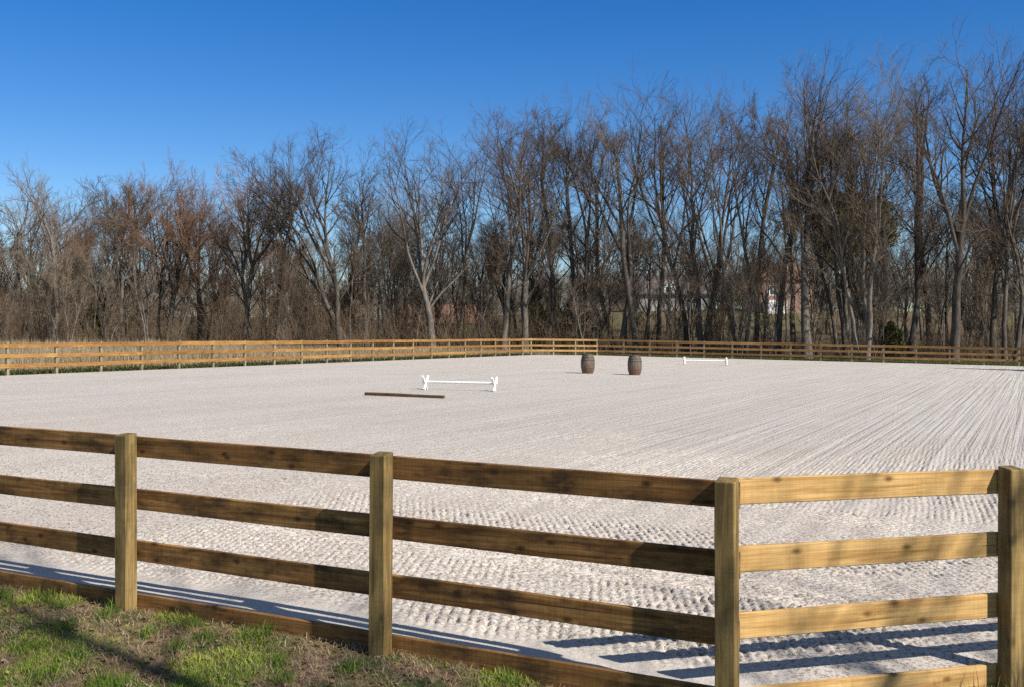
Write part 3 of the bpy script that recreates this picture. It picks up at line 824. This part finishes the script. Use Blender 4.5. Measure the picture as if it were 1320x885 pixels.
ys_ = 112; s_ = spot(1093, ys_); want = top_h(242, ys_, s_[2]); k_ = want/16.4
bl = [((c[0], c[1], c[2]*k_), rd) for c, rd in bl]
evergreen(1093, ys_, bl, 14*k_, .3, 'olive green evergreen with a rounded crown showing between the bare trees on the right', 26000, .32, seed=3)
def cedar_blobs(h, w, sd):
    q = random.Random(sd); o = []
    for k in range(14):
        t = k/13; z = h*(.08+.86*t); ww = w*(1-t)**.7
        o.append(((q.uniform(-.4, .4)*ww, q.uniform(-.4, .4)*ww, z), (ww*q.uniform(.5, .8)+.15, ww*q.uniform(.5, .8)+.15, h*.085)))
    return o
for (x, Y, h, w, lab) in ((1148, 99, 3.2, 1.9, 'dark cedar bush in the undergrowth right of the three pale stems'),
                          (742, 108, 6.3, 1.9, 'olive cedar behind the farther barrel, half hidden by twigs'),
                          (690, 112, 7.0, 2.0, 'olive cedar low in the wood above the far corner'),
                          (120, 108, 4.0, 2.4, 'dark green bush low in the wood right of the pale forked tree')):
    evergreen(x, Y, cedar_blobs(h, w, int(x)), h*.95, .10, lab, 9000, .22, 'evergreen bushes in the wood', seed=int(x))
# outside the frame on the right: its shadow lies across the far right of the sand
s2 = (38.6, 64.0)
root_x = CX+F_PX*s2[0]/s2[1]
evergreen(root_x, s2[1], cedar_blobs(10.5, 2.6, 5), 10, .2, 'tall dense cedar beside the right long side of the arena', 16000, .3, seed=8)
# bare trees behind the camera whose branch shadows fall over the near fence and the turf
for (x, y, H, sd, lab) in ((8.6, -2.2, 17, 501, 'bare tree behind the viewpoint, nearer the corner panel'), (12.5, -7.0, 20, 502, 'bare tree behind the viewpoint, farther from the corner panel')):
    me = meshes_of(make_tree(sd, H, .30, fork=.35, leaders=5, spread=(.25, .6), limbs=3, twigs=.3, l2=6), M['bark_grey'], M['twig_brown'])
    tree_from(me, 'bare_tree', (x, y, gz(x, y)), sd, lab, 'tree', None)

# ------------------------------------------------------------------ houses behind the wood
M['brick'] = None
def brick_mat():
    m, nt, bs = new_mat('red_brick')
    b = nt.nodes.new('ShaderNodeTexBrick'); b.inputs['Scale'].default_value = 4
    b.inputs['Color1'].default_value = (.27, .13, .08, 1); b.inputs['Color2'].default_value = (.17, .09, .06, 1); b.inputs['Mortar'].default_value = (.42, .36, .30, 1)
    mp = nt.nodes.new('ShaderNodeMapping'); mp.inputs['Rotation'].default_value = (pi/2, 0, 0)
    tc = nt.nodes.new('ShaderNodeTexCoord'); nt.links.new(tc.outputs['Object'], mp.inputs['Vector']); nt.links.new(mp.outputs[0], b.inputs['Vector'])
    nt.links.new(b.outputs['Color'], bs.inputs['Base Color']); bs.inputs['Roughness'].default_value = .9; return m
M['brick'] = brick_mat()
M['siding'] = plain('pale_grey_siding', (.34, .32, .30), .7, .08, 2)
M['trim'] = plain('white_trim', (.78, .77, .74), .5, .05, 5)
M['roof_grey'] = plain('grey_shingles', (.13, .115, .11), .9, .3, 5, .3)
M['roof_brown'] = plain('brown_shingles', (.24, .13, .09), .9, .3, 5, .3)
M['glass'] = plain('dark_window_glass', (.04, .05, .06), .12, .1, 1, spec=.6)
def house(x, Y, w, dp, hw, rise, wallm, roofm, label, rz=0, wins=(), garage=None, dormer=None, lift=0):
    s = spot(x, Y); root = empty('house', (s[0], s[1], s[2]+lift), rz); tag(root, label, 'house', 'houses behind the wood')
    mb = MB(); mb.box(-w/2, w/2, -dp/2, dp/2, -2.5, hw)
    mb.add([(-w/2, -dp/2, hw), (-w/2, dp/2, hw), (-w/2, 0, hw+rise)], [(0, 1, 2)]); mb.add([(w/2, -dp/2, hw), (w/2, dp/2, hw), (w/2, 0, hw+rise)], [(0, 2, 1)])
    mb.build('wall', wallm, root)
    rf = MB(); o = .45
    for sg in (-1, 1):
        e = (sg*(dp/2+o), hw-o*rise/(dp/2)+.02); t = (0, hw+rise+.02)
        V = [(-w/2-o, e[0], e[1]), (w/2+o, e[0], e[1]), (w/2+o, t[0], t[1]), (-w/2-o, t[0], t[1])]
        V += [(a, b, c+.16) for a, b, c in V]
        rf.add(V, [(0,1,2,3), (4,7,6,5), (0,4,5,1), (1,5,6,2), (2,6,7,3), (3,7,4,0)])
    ro = rf.build('roof', roofm, root)
    ch = MB(); ch.box(w*.22, w*.22+.9, -.5, .5, hw+rise*.4, hw+rise+1.1, .02); ch.build('chimney', M['brick'], ro)
    for (wx, wz, ww, wh) in wins:
        fr = MB(); y0 = -dp/2
        for (a0, a1, b0, b1) in ((-ww/2-.1, -ww/2, -.1, wh+.1), (ww/2, ww/2+.1, -.1, wh+.1), (-ww/2, ww/2, -.1, 0), (-ww/2, ww/2, wh, wh+.1), (-.03, .03, 0, wh)):
            fr.box(wx+a0, wx+a1, y0-.07, y0+.05, wz+b0, wz+b1)
        f = fr.build('window', M['trim'], root)
        g = MB(); g.box(wx-ww/2, wx+ww/2, y0-.03, y0+.02, wz, wz+wh); g.build('pane', M['glass'], f)
    if garage:
        gx, gw, gh = garage
        g = MB(); g.box(gx-gw/2, gx+gw/2, -dp/2-2.6, -dp/2-.004, -2.5, gh, .02); g.build('porch', M['trim'], root)
    if dormer:
        dx, dw, dh = dormer
        d = MB(); y0 = -dp/2-.25
        d.box(dx-dw/2, dx+dw/2, y0, -.6, hw-.3, hw+dh)
        d.add([(dx-dw/2-.2, y0-.06, hw+dh), (dx+dw/2+.2, y0-.06, hw+dh), (dx, y0-.06, hw+dh+dw*.5), (dx-dw/2-.2, -.2, hw+dh), (dx+dw/2+.2, -.2, hw+dh), (dx, -.2, hw+dh+dw*.5)],
              [(0, 1, 2), (3, 5, 4), (0, 2, 5, 3), (1, 4, 5, 2), (0, 3, 4, 1)])
        do = d.build('dormer', M['trim'], root)
        g = MB(); g.box(dx-.4, dx+.4, y0-.05, y0-.01, hw+.1, hw+dh-.2); g.build('pane', M['glass'], do)
house(1003, 186, 9.5, 9, 5.3, 2.8, M['brick'], M['roof_brown'], 'red brick house with a pale porch glimpsed between the trunks on the right', .12,
      [(-2.6, 2.6, 1.1, 1.5), (.6, 2.6, 1.1, 1.5), (3.2, 2.6, 1.1, 1.5)], (-2.7, 3.2, 1.6))
house(868, 190, 13, 9, 2.3, 3.2, M['siding'], M['roof_grey'], 'low grey house with a white dormer glimpsed through twigs above the barrels', -.06,
      [(-4, .8, 1.2, 1.2), (3.6, .8, 1.2, 1.2)], None, (-1.2, 2.4, 1.3), lift=.3)
house(566, 180, 12, 8, 3.2, 2.8, M['brick'], M['roof_brown'], 'brown-roofed brick house almost hidden behind the middle of the wood', .1, [(-3, 1, 1.2, 1.3), (0, 1, 1.2, 1.3), (3, 1, 1.2, 1.3)], lift=-2.6)

# ------------------------------------------------------------------ grass
def blades(name, X, Y, h, w, lean, mat, tint, seed, zoff=-.01, label=None, cat='grass'):
    r_ = np.random.default_rng(seed); k = len(X)
    Z = GZ(X, Y)+zoff
    b = np.stack([X, Y, Z], -1)
    az = r_.random(k)*2*pi; lv = np.stack([np.cos(az), np.sin(az), np.zeros(k)], -1)
    sd = r_.random(k)*2*pi; e = np.stack([np.cos(sd), np.sin(sd), np.zeros(k)], -1)*w[:, None]*.5
    up = np.array((0, 0, 1.))
    m1 = b+lv*(lean*h*.35)[:, None]+up*(h*(.62-.2*np.clip(lean, 0, 1)))[:, None]
    t = b+lv*(lean*h)[:, None]+up*(h*np.sqrt(np.clip(1-.8*np.clip(lean, 0, 1.1)**2, .02, 1)))[:, None]
    V = np.stack([b-e, b+e, m1+e*.8, m1-e*.8, t], 1).reshape(-1, 3)
    o5 = np.arange(k)[:, None]*5
    me = mesh_np(name, V, [o5+np.array([[0, 1, 2, 3]]), o5+np.array([[3, 2, 4]])], mat)
    at = me.attributes.new('tint', 'FLOAT', 'FACE'); at.data.foreach_set('value', np.concatenate([tint, tint]).astype(np.float32))
    return tag(link(name, me), label, cat, None, 'stuff')
r_ = np.random.default_rng(12)
def area(n, x0, x1, y0, y1, dmin=.06):
    X = r_.uniform(x0, x1, n); Y = r_.uniform(y0, y1, n)
    a, b = AB(X, Y); k = arena_dist(a, b) > dmin
    return X[k], Y[k]
def patch(X, Y): return fbm(X*1.5, Y*1.5, 101, 4)
X, Y = area(520000, -6.5, 5.5, 5.2, 10.9, .02)
g = patch(X, Y); a, b = AB(X, Y); dd = arena_dist(a, b)
keep = r_.random(len(X)) < np.clip(sstep(.44, .56, g)*.95+.05+.25*sstep(.35, .05, dd)*vnoise(X*3, Y*3, 7), 0, 1)
X, Y, g = X[keep], Y[keep], g[keep]
hh = (.022+.05*sstep(.48, .7, g)*r_.random(len(X)))*(.6+.8*vnoise(X*2.5, Y*2.5, 55))*r_.uniform(.6, 1.5, len(X))
tint = np.clip(.30+.6*vnoise(X*1.8, Y*1.8, 66)+r_.normal(0, .2, len(X)), 0, 1)
blades('grass', X, Y, hh, r_.uniform(.004, .010, len(X)), r_.uniform(.1, 1.0, len(X)), M['grass'], tint, 1, label='short green turf growing in patches outside the near fence')
# taller tufts
cx2, cy2 = area(130, -5.5, 4.5, 6.0, 10.5, .05)
X = np.repeat(cx2, 90)+r_.normal(0, .05, len(cx2)*90); Y = np.repeat(cy2, 90)+r_.normal(0, .05, len(cx2)*90)
a, b = AB(X, Y); k = arena_dist(a, b) > .02; X, Y = X[k], Y[k]
blades('tufted_grass', X, Y, r_.uniform(.05, .15, len(X)), r_.uniform(.004, .008, len(X)), r_.uniform(.15, .8, len(X)), M['grass'], np.clip(r_.normal(.25, .2, len(X)), 0, 1), 2, label='taller dark green tufts standing in the near turf')
X, Y = area(150000, -6.5, 5.5, 5.2, 10.9, .03)
g = patch(X, Y); keep = r_.random(len(X)) < .42+.5*sstep(.58, .42, g)*vnoise(X*4, Y*4, 77)
X, Y = X[keep], Y[keep]
blades('dead_grass', X, Y, r_.uniform(.03, .09, len(X)), r_.uniform(.003, .008, len(X)), r_.uniform(.85, 1.1, len(X)), M['straw'], np.clip(.25+.5*vnoise(X*2, Y*2, 5)+r_.normal(0, .2, len(X)), 0, 1), 3, .004, label='matted pale dead grass lying over the soil outside the near fence')
# dead leaves
X, Y = area(5200, -6.5, 5.5, 5.2, 10.9, .05); k = len(X)
Z = GZ(X, Y)+.012; c = np.stack([X, Y, Z], -1)
n_ = norm(r_.normal(0, .45, (k, 3))+np.array((0, 0, 1.))); u = norm(np.cross(n_, r_.normal(0, 1, (k, 3)))); w = np.cross(n_, u)
sz = r_.uniform(.010, .024, k)[:, None]
ring = [c+u*sz*cos(t)*1.4+w*sz*sin(t)+n_*sz*.3*abs(cos(t)) for t in [2*pi*i/6 for i in range(6)]]
V = np.stack([c]+ring, 1).reshape(-1, 3); o7 = np.arange(k)[:, None]*7
me = mesh_np('leaf_litter', V, [o7+np.array([[0, 1+i, 1+(i+1) % 6]]) for i in range(6)], M['litter'])
tt = np.clip(r_.normal(.5, .3, k), 0, 1); at = me.attributes.new('tint', 'FLOAT', 'FACE'); at.data.foreach_set('value', np.tile(tt, 6).astype(np.float32))
tag(link('leaf_litter', me), 'brown dead leaves scattered over the near turf', 'leaves', None, 'stuff')
# thin dry stalks in front of the corner panel
cx2 = r_.uniform(2.2, 3.6, 46); cy2 = c0[1]+(cx2-c0[0])*.31-r_.uniform(.08, .35, 46)
blades('dry_stalks', cx2, cy2, r_.uniform(.12, .34, 46), r_.uniform(.004, .007, 46), r_.uniform(.1, .5, 46), M['straw'], r_.uniform(.1, .7, 46), 8, label='thin dry stalks standing in front of the yellow corner panel')
# dry meadow behind the left fence, green strip at the fence foot
aa = 39.6+30*r_.random(70000)**1.3; bb = r_.uniform(14, 92, 70000)
X, Y = W(aa, bb); X = np.array(X); Y = np.array(Y)
dens = sstep(.8, 4.5, aa-38.8+2.0*(vnoise(X*.4, Y*.4, 3)-.5)); keep = (r_.random(len(X)) < dens)
X, Y, aa = X[keep], Y[keep], aa[keep]
edgeh = np.interp((X/Y*F_PX+CX), [0, 250, 420, 700], [1.0, .85, .55, .45])
blades('dry_meadow_grass', X, Y, edgeh*r_.uniform(.55, 1.1, len(X))*(.7+.5*vnoise(X*.3, Y*.3, 9)), r_.uniform(.02, .045, len(X)), r_.uniform(.05, .45, len(X)), M['dry_meadow'], np.clip(.2+.5*vnoise(X*.25, Y*.25, 8)+r_.normal(0, .2, len(X)), 0, 1), 4, label='tall tan dry grass of the meadow behind the left fence')
n = 40000
aa = 38.8+r_.random(n)*3.0; bb = r_.uniform(14, 84, n); X1, Y1 = W(aa, bb)
aa = r_.uniform(-3, 38, n); bb = 87.1+r_.random(n)**1.3*9; X2, Y2 = W(aa, bb)
X = np.concatenate([X1, X2]); Y = np.concatenate([Y1, Y2])
a, b = AB(X, Y); k = arena_dist(a, b) > .05; X, Y = X[k], Y[k]
blades('verge_grass', X, Y, r_.uniform(.06, .20, len(X)), r_.uniform(.02, .05, len(X)), r_.uniform(.1, .8, len(X)), M['verge'], np.clip(r_.normal(.35, .3, len(X)), 0, 1), 5, label='strip of green grass along the foot of the far fences')

# ------------------------------------------------------------------ light, sky, camera
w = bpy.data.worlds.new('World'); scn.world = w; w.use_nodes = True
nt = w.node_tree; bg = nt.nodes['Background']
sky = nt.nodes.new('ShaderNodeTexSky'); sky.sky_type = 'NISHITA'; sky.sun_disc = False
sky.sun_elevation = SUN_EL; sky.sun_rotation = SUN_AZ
sky.air_density = 1.0; sky.dust_density = 0.0; sky.ozone_density = 3.0; sky.altitude = 200
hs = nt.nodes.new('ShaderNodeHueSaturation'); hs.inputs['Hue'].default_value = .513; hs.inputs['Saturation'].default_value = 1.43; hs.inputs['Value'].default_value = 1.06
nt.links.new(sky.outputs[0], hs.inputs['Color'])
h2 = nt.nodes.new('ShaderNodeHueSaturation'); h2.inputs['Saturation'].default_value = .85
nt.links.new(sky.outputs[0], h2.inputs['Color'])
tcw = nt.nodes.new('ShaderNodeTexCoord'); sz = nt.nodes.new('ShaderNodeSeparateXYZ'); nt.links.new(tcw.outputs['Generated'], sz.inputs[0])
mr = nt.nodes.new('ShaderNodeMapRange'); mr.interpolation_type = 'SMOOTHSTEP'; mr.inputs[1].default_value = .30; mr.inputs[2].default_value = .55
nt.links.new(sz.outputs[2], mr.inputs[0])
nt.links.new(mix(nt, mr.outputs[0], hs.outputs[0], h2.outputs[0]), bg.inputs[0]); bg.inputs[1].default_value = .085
sd = bpy.data.lights.new('sun', 'SUN'); sd.energy = 5.0; sd.angle = R(.53); sd.color = (1, .94, .85)
so = bpy.data.objects.new('sun', sd); COL.objects.link(so)
dv = (sin(SUN_AZ)*cos(SUN_EL), cos(SUN_AZ)*cos(SUN_EL), sin(SUN_EL))
import mathutils
so.rotation_euler = mathutils.Vector(dv).to_track_quat('Z', 'Y').to_euler()
so.location = (20, -20, 30)
cd = bpy.data.cameras.new('camera'); cd.sensor_width = 36; cd.lens = F_PX/1320*36; cd.clip_end = 5000; cd.clip_start = .05
co = bpy.data.objects.new('camera', cd); COL.objects.link(co)
co.location = (0, 0, CAM_H); co.rotation_euler = (pi/2, 0, 0)
scn.camera = co
vs = scn.view_settings
vs.view_transform = 'Standard'; vs.look = 'None'; vs.exposure = .45; vs.gamma = 1
scn.cycles.max_bounces = 5; scn.cycles.diffuse_bounces = 3; scn.cycles.transparent_max_bounces = 4
scn.cycles.use_denoising = False; scn.cycles.sample_clamp_indirect = 2.0; scn.cycles.sample_clamp_direct = 8.0
